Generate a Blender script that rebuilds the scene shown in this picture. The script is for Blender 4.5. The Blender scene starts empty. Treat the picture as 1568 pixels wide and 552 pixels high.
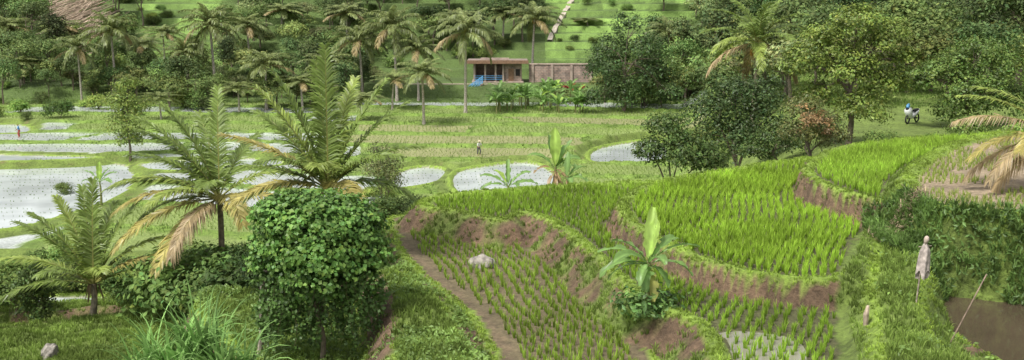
import bpy, math, numpy as np
from mathutils import Vector, Matrix
R=np.random.default_rng(11)
scn=bpy.context.scene
PITCH=math.radians(10.0); F=1681.3; CZ=20.0
cp,sp=math.cos(PITCH),math.sin(PITCH)
# --- survey helpers (photo bearings -> plan position on a given level) ---
def ray(u,v):
    a=(u-784)/F; b=-(v-276)/F
    return a, cp+b*sp, -sp+b*cp
def P(u,v,z):
    a,b,c=ray(u,v); s=(z-CZ)/c
    return (a*s,b*s)
def D(u,v,d):
    a,b,c=ray(u,v); s=d/b
    return np.array((a*s,d,CZ+c*s))
def PX(pts,z): return [P(u,v,z) for u,v in pts]
# --- noise ---
def hsh(ix,iy,s=0):
    n=np.sin(ix*127.1+iy*311.7+s*74.7)*43758.5453
    return n-np.floor(n)
def vn(x,y,s=0):
    x=np.asarray(x,float);y=np.asarray(y,float)
    ix=np.floor(x);iy=np.floor(y);fx=x-ix;fy=y-iy
    fx=fx*fx*(3-2*fx);fy=fy*fy*(3-2*fy)
    a=hsh(ix,iy,s);b=hsh(ix+1,iy,s);c=hsh(ix,iy+1,s);d=hsh(ix+1,iy+1,s)
    return a+(b-a)*fx+(c-a)*fy+(a-b-c+d)*fx*fy
def fbm(x,y,s=0,o=4):
    t=0;a=.5
    for i in range(o):
        t=t+a*vn(np.asarray(x)*2**i,np.asarray(y)*2**i,s+i); a*=.5
    return t/(1-.5**o)
def ss(a,b,x):
    t=np.clip((x-a)/(b-a),0,1); return t*t*(3-2*t)
def smooth(poly,n=5):
    p=np.array(poly,float);N=len(p);out=[]
    for i in range(N):
        a,b,c,d=p[i-1],p[i],p[(i+1)%N],p[(i+2)%N]
        for k in range(n):
            t=k/n
            out.append(.5*((2*b)+(c-a)*t+(2*a-5*b+4*c-d)*t*t+(3*b-a-3*c+d)*t**3))
    return np.array(out)
def sdf(x,y,poly):
    x=np.asarray(x,float);y=np.asarray(y,float)
    out=np.full(x.shape,-50.0)
    mn=poly.min(0)-4;mx=poly.max(0)+4
    m=(x>mn[0])&(x<mx[0])&(y>mn[1])&(y<mx[1])
    px=x[m];py=y[m]
    if px.size==0: return out
    d=np.full(px.shape,1e9);ins=np.zeros(px.shape,bool)
    N=len(poly)
    for i in range(N):
        ax,ay=poly[i];bx,by=poly[(i+1)%N]
        ex,ey=bx-ax,by-ay;wx,wy=px-ax,py-ay
        t=np.clip((wx*ex+wy*ey)/(ex*ex+ey*ey+1e-12),0,1)
        d=np.minimum(d,(wx-t*ex)**2+(wy-t*ey)**2)
        if abs(ey)>1e-9:
            c=((ay>py)!=(by>py))&(px<ex*(py-ay)/ey+ax)
            ins^=c
    d=np.sqrt(d)
    out[m]=np.where(ins,d,-d)
    return out
# --- mesh builder ---
class MB:
    def __init__(s): s.v=[];s.c=[];s.f=[];s.m=[];s.n=0
    def add(s,v,f,c,m=0):
        v=np.asarray(v,float).reshape(-1,3);c=np.asarray(c,float)
        if c.ndim==1: c=np.tile(c[:3],(len(v),1))
        f=np.asarray(f,int)
        s.v.append(v);s.c.append(c);s.f.append(f+s.n);s.m.append(np.full(len(f),m));s.n+=len(v)
    def mesh(s,name,mats,smooth=False):
        me=bpy.data.meshes.new(name)
        V=np.concatenate(s.v);C=np.concatenate(s.c)
        me.vertices.add(len(V));me.vertices.foreach_set('co',V.astype(np.float32).ravel())
        L=np.concatenate([f.ravel() for f in s.f])
        tot=np.concatenate([np.full(len(f),f.shape[1]) for f in s.f])
        st=np.concatenate([[0],np.cumsum(tot)[:-1]])
        me.loops.add(len(L));me.loops.foreach_set('vertex_index',L.astype(np.int32))
        me.polygons.add(len(tot));me.polygons.foreach_set('loop_start',st.astype(np.int32))
        me.update(calc_edges=True)
        me.polygons.foreach_set('material_index',np.concatenate(s.m).astype(np.int32))
        me.polygons.foreach_set('use_smooth',np.full(len(tot),smooth))
        at=me.attributes.new('Col','FLOAT_COLOR','POINT')
        at.data.foreach_set('color',np.c_[np.clip(C,0,1),np.ones(len(C))].astype(np.float32).ravel())
        for m in mats: me.materials.append(m)
        me.update()
        return me
    def build(s,name,mats,smooth=False,parent=None,loc=None):
        o=bpy.data.objects.new(name,s.mesh(name,mats,smooth))
        scn.collection.objects.link(o)
        if parent: o.parent=parent
        if loc is not None: o.location=loc
        return o
def empty(name,loc=(0,0,0)):
    e=bpy.data.objects.new(name,None);scn.collection.objects.link(e);e.location=loc;e.empty_display_size=.2;return e
def inst(name,me,loc,rz=0,sc=1,parent=None,tilt=(0,0)):
    o=bpy.data.objects.new(name,me);scn.collection.objects.link(o)
    o.location=loc;o.rotation_euler=(tilt[0],tilt[1],rz)
    o.scale=(sc,sc,sc) if np.isscalar(sc) else sc
    if parent: o.parent=parent
    return o
# --- materials ---
def mat(name):
    m=bpy.data.materials.new(name);m.use_nodes=True;nt=m.node_tree;nt.nodes.clear();return m,nt
def nd(nt,t,**k):
    n=nt.nodes.new(t)
    for a,b in k.items(): setattr(n,a,b)
    return n
def leafmat(name,tr=.35,rough=.5,scale=3.0,var=.35,spec=.3,objvar=0):
    m,nt=mat(name);l=nt.links
    at=nd(nt,'ShaderNodeAttribute',attribute_name='Col')
    ge=nd(nt,'ShaderNodeNewGeometry')
    nz=nd(nt,'ShaderNodeTexNoise');nz.inputs['Scale'].default_value=scale;nz.inputs['Detail'].default_value=3
    l.new(ge.outputs['Position'],nz.inputs['Vector'])
    mr=nd(nt,'ShaderNodeMapRange');mr.inputs[1].default_value=.3;mr.inputs[2].default_value=.7;mr.inputs[3].default_value=1-var;mr.inputs[4].default_value=1+var
    l.new(nz.outputs['Fac'],mr.inputs[0])
    hs=nd(nt,'ShaderNodeHueSaturation');hs.inputs['Saturation'].default_value=.96
    l.new(at.outputs['Color'],hs.inputs['Color']);l.new(mr.outputs[0],hs.inputs['Value'])
    if objvar:
        oi=nd(nt,'ShaderNodeObjectInfo')
        m2=nd(nt,'ShaderNodeMapRange');m2.inputs[3].default_value=.5-objvar;m2.inputs[4].default_value=.5+objvar*.4
        l.new(oi.outputs['Random'],m2.inputs[0]);l.new(m2.outputs[0],hs.inputs['Hue'])
        m3=nd(nt,'ShaderNodeMath',operation='MULTIPLY_ADD');m3.inputs[1].default_value=7.13;m3.inputs[2].default_value=0
        fr=nd(nt,'ShaderNodeMath',operation='FRACT');m4=nd(nt,'ShaderNodeMapRange');m4.inputs[3].default_value=.6;m4.inputs[4].default_value=1.7
        l.new(oi.outputs['Random'],m3.inputs[0]);l.new(m3.outputs[0],fr.inputs[0]);l.new(fr.outputs[0],m4.inputs[0])
        mm=nd(nt,'ShaderNodeMath',operation='MULTIPLY');l.new(mr.outputs[0],mm.inputs[0]);l.new(m4.outputs[0],mm.inputs[1])
        l.new(mm.outputs[0],hs.inputs['Value'])
    pb=nd(nt,'ShaderNodeBsdfPrincipled');pb.inputs['Roughness'].default_value=rough;pb.inputs['Specular IOR Level'].default_value=spec
    tb=nd(nt,'ShaderNodeBsdfTranslucent');mx=nd(nt,'ShaderNodeMixShader');mx.inputs[0].default_value=tr
    out=nd(nt,'ShaderNodeOutputMaterial')
    l.new(hs.outputs[0],pb.inputs['Base Color']);l.new(hs.outputs[0],tb.inputs['Color'])
    l.new(pb.outputs[0],mx.inputs[1]);l.new(tb.outputs[0],mx.inputs[2]);l.new(mx.outputs[0],out.inputs[0])
    return m
def solid(name,col,rough=.8,noise=.3,scale=4,bump=.3,usecol=False,metal=0):
    m,nt=mat(name);l=nt.links
    ge=nd(nt,'ShaderNodeNewGeometry')
    nz=nd(nt,'ShaderNodeTexNoise');nz.inputs['Scale'].default_value=scale;nz.inputs['Detail'].default_value=8
    l.new(ge.outputs['Position'],nz.inputs['Vector'])
    mr=nd(nt,'ShaderNodeMapRange');mr.inputs[1].default_value=.3;mr.inputs[2].default_value=.7;mr.inputs[3].default_value=1-noise;mr.inputs[4].default_value=1+noise
    l.new(nz.outputs['Fac'],mr.inputs[0])
    hs=nd(nt,'ShaderNodeHueSaturation');hs.inputs['Color'].default_value=(*col,1)
    if usecol:
        at=nd(nt,'ShaderNodeAttribute',attribute_name='Col');l.new(at.outputs['Color'],hs.inputs['Color'])
    l.new(mr.outputs[0],hs.inputs['Value'])
    pb=nd(nt,'ShaderNodeBsdfPrincipled');pb.inputs['Roughness'].default_value=rough;pb.inputs['Metallic'].default_value=metal
    bp=nd(nt,'ShaderNodeBump');bp.inputs['Strength'].default_value=bump;bp.inputs['Distance'].default_value=.05
    l.new(nz.outputs['Fac'],bp.inputs['Height']);l.new(bp.outputs[0],pb.inputs['Normal'])
    out=nd(nt,'ShaderNodeOutputMaterial')
    l.new(hs.outputs[0],pb.inputs['Base Color']);l.new(pb.outputs[0],out.inputs[0])
    return m
M_leaf=leafmat('leaf_foliage',.3,.45,1.2,.4,.35)
M_far=leafmat('forest_foliage',.22,.6,.25,.35,.2,objvar=.03)
M_grass=leafmat('grass_blades',.4,.55,.9,.35,.15)
M_rice=leafmat('rice_blades',.45,.55,.35,.16,.15)
M_palm=leafmat('palm_frond',.35,.4,1.0,.25,.4)
M_ban=leafmat('banana_leaf',.4,.35,2.5,.2,.4)
M_bark=solid('bark',(.16,.13,.10),.9,.45,6,.6,usecol=True)
M_stone=solid('stone',(.23,.21,.18),.85,.6,5,.8)
M_straw=leafmat('straw',.1,.8,4,.3,.1)
# --- terrain definition ---
def T(name,z,px,bw=.6,bh=.18,bwid=.55,floor=0,kind='rice',soil=.5):
    return dict(name=name,z=z,poly=smooth(PX(px,z)),bw=bw,bh=bh,bwid=bwid,floor=floor,kind=kind,soil=soil)
TS=[
 T('va',.35,[(-120,268),(-20,256),(90,250),(180,251),(212,262),(205,290),(165,312),(90,335),(20,352),(-120,356)],1.5,.25,.6,-.1,'water',.2),
 T('vb',.5,[(596,272),(612,262),(650,256),(690,262),(676,280),(640,289),(600,291)],1.2,.3,.7,-.1,'water',.2),
 T('vc',.6,[(684,274),(700,262),(745,254),(800,249),(838,256),(860,275),(845,300),(790,312),(720,305),(690,294)],1.2,.3,.7,-.1,'water',.2),
 T('vd',.8,[(895,238),(915,227),(960,219),(1010,215),(1030,235),(1010,250),(950,252),(905,251)],1.2,.3,.7,-.1,'water',.2),
 T('ve',.75,[(215,251),(300,245),(420,244),(440,250),(420,256),(330,262),(230,262)],1.2,.2,.6,-.1,'water',.2),
 T('vf',1.0,[(-60,236),(40,238),(130,240),(160,243),(90,247),(-60,249)],1.2,.2,.6,-.1,'water',.2),
 T('vg',1.3,[(-60,192),(20,191),(50,195),(48,203),(20,206),(-60,205)],1.2,.2,.6,-.1,'water',.2),
 T('ta',3.2,[(-120,452),(60,452),(200,456),(230,466),(140,485),(40,497),(-120,500)],1.5,.2,.5,-.1,'water',.2),
 T('tb',4.6,[(-80,505),(40,503),(120,500),(170,508),(90,528),(-80,545)],1.0,.2,.4,0,'grass',.6),
 T('shelf',8.4,[(170,565),(300,560),(400,565),(430,700),(140,700)],1.0,0,.4,0,'grass',.5),
 T('mound',9.7,[(575,435),(605,418),(640,428),(690,468),(730,520),(750,640),(640,700),(600,600),(575,500)],3.2,0,.4,0,'grass',.05),
 T('knoll',8.2,[(292,462),(330,443),(420,430),(520,440),(560,520),(540,640),(440,700),(385,560),(320,500)],.9,0,.4,0,'grass',.75),
 T('L1',9.5,[(596,334),(640,330),(720,335),(800,360),(880,420),(950,480),(1020,560),(1040,700),(800,720),(772,620),(752,545),(705,475),(645,425),(614,392),(600,360)],.5,.06,.3,0,'rice',.5),
 T('L2',10.35,[(642,321),(700,329),(772,342),(806,331),(850,350),(893,384),(930,422),(965,452),(1010,478),(1055,500),(1080,540),(1092,640),(1120,720),(1360,720),(1345,560),(1330,480),(1340,400),(1345,300),(1000,281),(930,283),(820,289),(700,298),(652,306)],.95,.16,.6,-.03,'rice',.53),
 T('L3',11.0,[(1005,283),(962,297),(944,322),(962,348),(1008,376),(1060,401),(1130,422),(1200,434),(1260,438),(1308,428),(1335,395),(1350,350),(1370,300),(1330,252),(1230,246),(1130,261),(1050,274)],.3,.2,.6,0,'rice',.8),
 T('pond',9.6,[(1432,452),(1470,449),(1568,462),(1700,480),(1750,640),(1600,660),(1545,566),(1462,512),(1438,478)],.6,.0,.1,-.3,'pond',.3),
 T('R',11.0,[(1340,372),(1372,352),(1410,355),(1425,385),(1428,430),(1424,468),(1445,512),(1520,566),(1590,660),(1345,700),(1338,560),(1325,480),(1330,410)],.7,0,.4,0,'grass',.2),
 T('L4',11.95,[(1232,256),(1228,268),(1252,284),(1290,299),(1335,311),(1375,316),(1410,322),(1470,300),(1560,205),(1480,211),(1380,216),(1290,228),(1248,243)],.3,.18,.55,0,'rice',.8),
 T('L5',12.35,[(1478,216),(1420,240),(1388,262),(1376,288),(1392,310),(1435,324),(1520,332),(1620,338),(1750,345),(1800,250),(1640,212),(1540,208)],.55,.2,.7,0,'stubble',.15),
]
TI={t['name']:i for i,t in enumerate(TS)}
def valley(x,y):
    f=(y-88)/8.0+2.8*vn(x/46+3,y/70,3)+.7*vn(x/17,y/30,5)
    k=np.floor(f);fr=f-k
    w=22+16*hsh(k,k*0+1,9)
    g=x/w+3*hsh(k,k*0+2,8)+.25*vn(x/9,y/7,2)
    gk=np.floor(g);gf=g-gk
    ed=np.minimum(np.minimum(fr,1-fr)*8,np.minimum(gf,1-gf)*w*.9)
    h=.3+.24*(k-2)
    h=h+.2*(1-ss(.15,.55,ed))
    hc=hsh(k,gk,4)
    hc=np.where(x/y<-.14,hc**1.9,hc)
    return h,ed,hc
HS=1.35
def hillq(x,y):
    yy=y+8*(vn(x/35,y*0,21)-.5)*ss(14,30,np.abs(x))
    up=18.5*np.clip((yy-190)/58,0,1)
    q=up/HS+.9*vn(x/20,y/50,23)+.25*vn(x/6,y/30,24);k=np.floor(q);return yy,up,k,q-k
def hillf(x,y):
    yy,up,k,fr=hillq(x,y)
    pad=4.2*ss(168,177,yy)
    up=np.where((up<18.4)&(up>0),HS*(k+ss(.55,.95,fr)),up)+3*ss(245,300,yy)
    return pad+up
def base(x,y):
    fg=9.5-3.6*ss(3,12,-x)
    t=np.where(x<-8,ss(40,86,y),ss(49,88,y))
    hv,ed,hc=valley(x,y)
    h=fg*(1-t)+hv*t
    h=h+(fbm(x/3,y/3,31)-.5)*.5*(1-t)+(fbm(x/9,y/9,33)-.5)*1.0*(1-t)
    r=ss(0,12,x-(6+(y-55)*.17))*ss(50,62,y)
    rz=10.4+(fbm(x/8,y/8,35)-.5)*.8
    h=h*(1-r)+np.maximum(h,rz)*r
    hh=hillf(x,y)
    h=np.maximum(h,np.where(y>168,hh,-9)+ .2)
    return h,ed,hc,t,r
def axis(segs):
    a=[]
    for s,e,n in segs: a.append(np.arange(s,e,n))
    return np.concatenate(a)
xs=axis([(-700,-150,50),(-150,-90,4),(-90,-30,.6),(-30,30,.17),(30,90,.6),(90,150,4),(150,701,50)])
ys=axis([(5,22,1.0),(22,60,.17),(60,92,.6),(92,172,.4),(172,256,.6),(256,400,10),(400,1201,80)])
X,Y=np.meshgrid(xs,ys)
H,ED,HC,TT,RR=base(X,Y)
G=lambda *c: np.array(c,float)
soil=G(.165,.108,.066);grass=G(.16,.225,.045);lush=G(.23,.34,.05);mud=G(.20,.16,.09)
n1=fbm(X/1.1,Y/1.1,41)[...,None];n2=fbm(X/5,Y/5,43)[...,None];n3=fbm(X/.5,Y/.5,47)[...,None]
COL=grass*(.6+.8*n1)
WET=np.zeros(X.shape)
vw=(TT>.97)&(RR<.3)&(Y<168)
cellc=np.where(HC[...,None]<.30,G(.48,.51,.50),np.where(HC[...,None]<.75,G(.22,.29,.08),G(.27,.28,.12)))  # flooded cells: pale tone paints reflected sky over silty water
cellc=cellc*(.8+.4*n2)
bundc=G(.18,.28,.05)*(.4+1.0*n1)
e=(1-ss(.45,.8,ED))[...,None]
cc=cellc*(1-e)+bundc*e
COL=np.where(vw[...,None],cc,COL)
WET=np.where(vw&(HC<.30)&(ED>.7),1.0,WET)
hillm=Y>168
br=X/Y
clear=((br>-.335)&(br<-.262)&(Y<245)&(Y>186))|((br>.03)&(br<.17)&(Y>196))
_,up_,kk_,fr_=hillq(X,Y)
hc_=np.where(((fr_>.46)&(fr_<.60))[...,None],G(.075,.115,.035),G(.165,.265,.06)*(.6+.7*hsh(kk_,np.floor(X/9+kk_*.37),6)[...,None]))
COL=np.where(hillm[...,None],np.where(clear[...,None],hc_*(.5+1.0*n2)*(.6+.8*n1),G(.09,.14,.035)*(.6+.8*n2)),COL)
NB=fbm(X/.9,Y/.9,51)
for t in TS:
    jit=(fbm(X/.8,Y/.8,61,2)-.5)*.35*(1 if t['z']>5 else .5)
    d=sdf(X,Y,t['poly'])
    m=d>-3.9
    d=np.where(m,d+jit,d)
    w=ss(-t['bw'],0,d)
    if t['bh']==0 and t['kind']=='grass':
        w=ss(-t['bw'],.4,d)
    hz=t['z']+t['floor']*ss(t['bwid'],t['bwid']+.2,d)
    if t['kind']=='grass': hz=hz+(fbm(X/1.5,Y/1.5,71)-.5)*.5
    if t['bh']: hz=hz+t['bh']*ss(-.1,.15,d)*(1-ss(t['bwid']*.5,t['bwid']+.1,d))
    H=np.where(m,H*(1-w)+hz*w,H)
    bank=(d>-t['bw']-.1)&(d<=.02)
    sfac=(1-ss(t['soil']-.14,t['soil']+.14,NB))[...,None]
    bc=(soil*(.35+1.3*n3))*sfac+(grass*(.5+.9*n1))*(1-sfac)
    COL=np.where(bank[...,None],bc,COL)
    b=(d>0.02)&(d<=t['bwid'])
    COL=np.where(b[...,None],lush*(.6+.7*n1),COL)
    i=d>t['bwid']
    ic={'rice':(mud if t['name']=='L1' else G(.13,.13,.055))*(.6+.6*n3),'water':G(.40,.38,.31)*(.8+.4*n2),'grass':grass*(.7+.7*n1),'pond':G(.06,.045,.03)*(1+0*n1),'stubble':G(.36,.28,.19)*(.5+.9*n1)}[t['kind']]
    COL=np.where(i[...,None],ic,COL)
    WET=np.where(bank|b|i,0,WET)
dl1=sdf(X,Y,TS[TI['L1']]['poly'])+(fbm(X/.8,Y/.8,61,2)-.5)*.5
pth=(dl1>.35)&(dl1<.6)&(sdf(X,Y,TS[TI['L2']]['poly'])<-2.5)
COL=np.where(pth[...,None],G(.20,.15,.09)*(.6+.7*n3),COL)
def Hq(x,y):
    x=np.asarray(x,float);y=np.asarray(y,float)
    i=np.clip(np.searchsorted(xs,x)-1,0,len(xs)-2);j=np.clip(np.searchsorted(ys,y)-1,0,len(ys)-2)
    fx=np.clip((x-xs[i])/(xs[i+1]-xs[i]),0,1);fy=np.clip((y-ys[j])/(ys[j+1]-ys[j]),0,1)
    return (H[j,i]*(1-fx)+H[j,i+1]*fx)*(1-fy)+(H[j+1,i]*(1-fx)+H[j+1,i+1]*fx)*fy
def GP(u,v,d0=24,d1=260):
    a,b,c=ray(u,v);d=np.arange(d0,d1,.1);s=d/b
    hit=(CZ+c*s)<=Hq(a*s,d)
    k=int(np.argmax(hit)) if hit.any() else len(d)-1
    return np.array((a*s[k],d[k],float(Hq(a*s[k],d[k]))))
tb=MB()
nx,ny=len(xs),len(ys)
idx=np.arange(nx*ny).reshape(ny,nx)
q=np.stack([idx[:-1,:-1],idx[:-1,1:],idx[1:,1:],idx[1:,:-1]],-1).reshape(-1,4)
tb.add(np.stack([X,Y,H],-1).reshape(-1,3),q,COL.reshape(-1,3))
m,nt=mat('terrain_soil_grass');l=nt.links
at=nd(nt,'ShaderNodeAttribute',attribute_name='Col');wt=nd(nt,'ShaderNodeAttribute',attribute_name='Wet')
ge=nd(nt,'ShaderNodeNewGeometry');nz=nd(nt,'ShaderNodeTexNoise');nz.inputs['Scale'].default_value=5;nz.inputs['Detail'].default_value=10;nz.inputs['Roughness'].default_value=.7
l.new(ge.outputs['Position'],nz.inputs['Vector'])
mr=nd(nt,'ShaderNodeMapRange');mr.inputs[1].default_value=.3;mr.inputs[2].default_value=.7;mr.inputs[3].default_value=.5;mr.inputs[4].default_value=1.5
l.new(nz.outputs['Fac'],mr.inputs[0]);hs=nd(nt,'ShaderNodeHueSaturation');l.new(at.outputs['Color'],hs.inputs['Color']);l.new(mr.outputs[0],hs.inputs['Value'])
pb=nd(nt,'ShaderNodeBsdfPrincipled');rr=nd(nt,'ShaderNodeMapRange');rr.inputs[3].default_value=.95;rr.inputs[4].default_value=.12
l.new(wt.outputs['Fac'],rr.inputs[0]);l.new(rr.outputs[0],pb.inputs['Roughness'])
bs=nd(nt,'ShaderNodeMath',operation='SUBTRACT');bs.inputs[0].default_value=1;l.new(wt.outputs['Fac'],bs.inputs[1])
bp=nd(nt,'ShaderNodeBump');bp.inputs['Distance'].default_value=.2;l.new(bs.outputs[0],bp.inputs['Strength']);l.new(nz.outputs['Fac'],bp.inputs['Height']);l.new(bp.outputs[0],pb.inputs['Normal'])
out=nd(nt,'ShaderNodeOutputMaterial');l.new(hs.outputs[0],pb.inputs['Base Color']);l.new(pb.outputs[0],out.inputs[0])
M_ter=m
ter=tb.build('terrain',[M_ter],True)
a=ter.data.attributes.new('Wet','FLOAT','POINT');a.data.foreach_set('value',WET.astype(np.float32).ravel())
# --- water ---
def watermat(name,col,rough,bump=.02):
    m,nt=mat(name);l=nt.links
    ge=nd(nt,'ShaderNodeNewGeometry');nz=nd(nt,'ShaderNodeTexNoise');nz.inputs['Scale'].default_value=.2;nz.inputs['Detail'].default_value=3
    l.new(ge.outputs['Position'],nz.inputs['Vector'])
    cr=nd(nt,'ShaderNodeMapRange');cr.inputs[1].default_value=.35;cr.inputs[2].default_value=.65;cr.inputs[3].default_value=.75;cr.inputs[4].default_value=1.12
    l.new(nz.outputs['Fac'],cr.inputs[0]);hs=nd(nt,'ShaderNodeHueSaturation');hs.inputs['Color'].default_value=(*col,1);l.new(cr.outputs[0],hs.inputs['Value'])
    pb=nd(nt,'ShaderNodeBsdfPrincipled');pb.inputs['Roughness'].default_value=rough;pb.inputs['IOR'].default_value=1.33
    l.new(hs.outputs[0],pb.inputs['Base Color'])
    n2=nd(nt,'ShaderNodeTexNoise');n2.inputs['Scale'].default_value=6;l.new(ge.outputs['Position'],n2.inputs['Vector'])
    bp=nd(nt,'ShaderNodeBump');bp.inputs['Strength'].default_value=.3;bp.inputs['Distance'].default_value=bump;l.new(n2.outputs['Fac'],bp.inputs['Height']);l.new(bp.outputs[0],pb.inputs['Normal'])
    out=nd(nt,'ShaderNodeOutputMaterial');l.new(pb.outputs[0],out.inputs[0]);return m
M_w=watermat('paddy_water_surface',(.50,.54,.54),.08,.003)  # silty water; white sky reflection is put into the pale base colour
M_w2=watermat('muddy_water_surface',(.08,.06,.04),.06,.006)
def sheet(name,poly,z,m):
    b=MB();b.add(np.c_[poly,np.full(len(poly),z)],[list(range(len(poly)))],G(.3,.3,.3));return b.build(name,[m])
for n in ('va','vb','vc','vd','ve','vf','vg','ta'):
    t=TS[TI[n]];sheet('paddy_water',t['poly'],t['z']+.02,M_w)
sheet('pond_water',TS[TI['pond']]['poly'],9.55,M_w2)
FLOOD=smooth(PX([(1086,524),(1112,508),(1170,510),(1215,520),(1235,545),(1225,640),(1110,650),(1092,580)],10.35))
sheet('paddy_water',FLOOD,10.342,watermat('clear_paddy_water',(.30,.29,.22),.05,.003))
# --- tufts ---
def tufts(mb,pts,h,nb,spread,col,w=.012,cv=.2,bend=.5,two=True,tipc=1.15):
    n=len(pts)
    if n==0:return
    pts=np.repeat(pts,nb,0);h=np.repeat(np.broadcast_to(h,(n,)),nb)*R.uniform(.65,1.15,n*nb)
    col=np.repeat(np.broadcast_to(col,(n,3)),nb,0)*R.uniform(1-cv,1+cv,(n*nb,1))
    N=n*nb;az=R.uniform(0,2*np.pi,N);d=np.c_[np.cos(az),np.sin(az),np.zeros(N)]
    b0=pts+d*R.uniform(0,.35,(N,1))*spread
    lean=R.uniform(.1,1,N)[:,None]*bend
    mid=b0+(d*lean*.35+[0,0,.6])*h[:,None]
    tip=b0+(d*lean+[0,0,1])*h[:,None]-np.c_[np.zeros((N,2)),(lean[:,0]**2)*.35*h]
    a2=R.uniform(0,np.pi,N);s=np.c_[np.cos(a2),np.sin(a2),np.zeros(N)]*w
    i=np.arange(N)*5
    if two:
        V=np.stack([b0-s,b0+s,mid+s*.9,mid-s*.9,tip],1).reshape(-1,3)
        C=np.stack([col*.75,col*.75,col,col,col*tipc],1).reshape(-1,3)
        mb.add(V,np.c_[i,i+1,i+2,i+3],C)
        k=mb.n-len(V)
        mb.f.append(np.c_[i+3,i+2,i+4]+k);mb.m.append(np.zeros(N,int))
    else:
        i=np.arange(N)*3
        V=np.stack([b0-s,b0+s,tip],1).reshape(-1,3);C=np.repeat(col,3,0)
        mb.add(V,np.c_[i,i+1,i+2],C)
def higher(k,x,y,mar=.15):
    ok=np.ones(x.shape,bool)
    for t in TS[k+1:]:
        ok&=sdf(x,y,t['poly'])<-(t['bw']+mar)
    return ok
def ricepts(name,sp,ang,edge=.7,jit=.16,an=1.0):
    k=TI[name];t=TS[k];p=t['poly'];mn,mx=p.min(0),p.max(0);c=(mn+mx)/2;r=np.linalg.norm(mx-mn)/2
    gx,gy=np.meshgrid(np.arange(-r,r,sp*an),np.arange(-r,r,sp/an));gx=gx.ravel();gy=gy.ravel()
    gx=gx+R.normal(0,sp*jit,gx.shape);gy=gy+R.normal(0,sp*jit*1.3,gy.shape)
    ca,sa=math.cos(ang),math.sin(ang);x=c[0]+gx*ca-gy*sa;y=c[1]+gx*sa+gy*ca
    x=x+.25*np.sin(y*.5)
    ok=(sdf(x,y,p)>edge)&(np.abs(x)<y*.5+2);x=x[ok];y=y[ok]
    ok=higher(k,x,y);x=x[ok];y=y[ok]
    return np.c_[x,y,Hq(x,y)]
for nm,sp_,ang,h,nb,cc_,an in (('L1',.29,.27,.31,10,G(.30,.45,.05),1.3),('L2',.27,-.45,.36,11,G(.29,.46,.042),1.2),('L3',.245,-.3,.42,14,G(.34,.53,.042),1.15),('L4',.25,.1,.40,13,G(.34,.53,.05),1.1),):
    p=ricepts(nm,sp_,ang,.8 if nm=='L1' else .7,an=an)
    keep=(vn(p[:,0]/1.3,p[:,1]/1.3,81)>.06)|(R.random(len(p))<.3)
    if nm=='L2': keep&=~((sdf(p[:,0],p[:,1],FLOOD)>.1)&(R.random(len(p))<.25))
    p=p[keep]
    f=.65+.7*fbm(p[:,0]/3,p[:,1]/3,83)
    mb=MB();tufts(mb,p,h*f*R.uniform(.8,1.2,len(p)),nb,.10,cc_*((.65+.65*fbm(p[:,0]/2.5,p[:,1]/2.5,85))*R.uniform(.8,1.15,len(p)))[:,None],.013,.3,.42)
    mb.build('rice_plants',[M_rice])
p=ricepts('L5',.3,.3);keep=(vn(p[:,0]/1.6,p[:,1]/1.6,87)>.3);p=p[keep]
mb=MB();tufts(mb,p,.25,7,.12,G(.32,.42,.08),.012,.2,.5);mb.build('rice_plants',[M_rice])
# valley rice
mb=MB()
gx,gy=np.meshgrid(np.arange(-85,85,.5),np.arange(88,170,.8));gx=gx.ravel();gy=gy.ravel()
row=np.round((gy-88)/.8).astype(int)%2==0
ok=np.abs(gx)<gy*.5+2;gx=gx[ok];gy=gy[ok];row=row[ok]
gx=gx+R.normal(0,.07,gx.shape)+.5*np.sin(gy*.2);gy=gy+R.normal(0,.05,gy.shape)+1.2*np.sin(gx*.08)
h_,ed,hc,t_,r_=base(gx,gy)
inw=np.zeros(gx.shape,bool);out_=np.ones(gx.shape,bool)
for n in ('va','vb','vc','vd','ve','vf','vg'):
    s=sdf(gx,gy,TS[TI[n]]['poly']);inw|=s>.8;out_&=s<-1.4
okv=(t_>.97)&(r_<.2)&(ed>.7)&out_
sel=(okv&(((hc>.30)&((hc<.75)|(R.random(gx.shape)<.7)))|(row&(R.random(gx.shape)<.7))))|(inw&row&(R.random(gx.shape)<.85*(vn(gx/7,gy/9,97)>.22)))
p=np.c_[gx,gy,Hq(gx,gy)][sel];p[:,2]=np.maximum(p[:,2],0)
iw=inw[sel];wc=iw|(hc[sel]<.30);c=np.where(wc[:,None],G(.15,.24,.07),G(.27,.37,.09))*(.7+.6*fbm(p[:,0]/6,p[:,1]/6,89))[:,None]
p[:,2]+=np.where(iw,.1,0)
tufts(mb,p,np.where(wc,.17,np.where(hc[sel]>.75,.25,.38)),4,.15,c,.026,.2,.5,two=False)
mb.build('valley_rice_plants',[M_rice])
mb=MB()
N=30000;y=R.uniform(88,176,N);x=R.uniform(-.5,.5,N)*y;h_,ed,hc,t_,r_=base(x,y)
ok=((ed<.6)|(r_>.3)|(y>166))&np.all([sdf(x,y,TS[TI[n]]['poly'])<0 for n in ('va','vb','vc','vd','ve','vf','vg')],axis=0);x=x[ok];y=y[ok]
tufts(mb,np.c_[x,y,Hq(x,y)],.5*fbm(x/4,y/4,99)+.08,5,.4,G(.18,.28,.06)*(.4+1.1*fbm(x/3,y/3,98))[:,None],.03,.3,.8,two=False)
mb.build('bund_grass',[M_grass])
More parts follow.
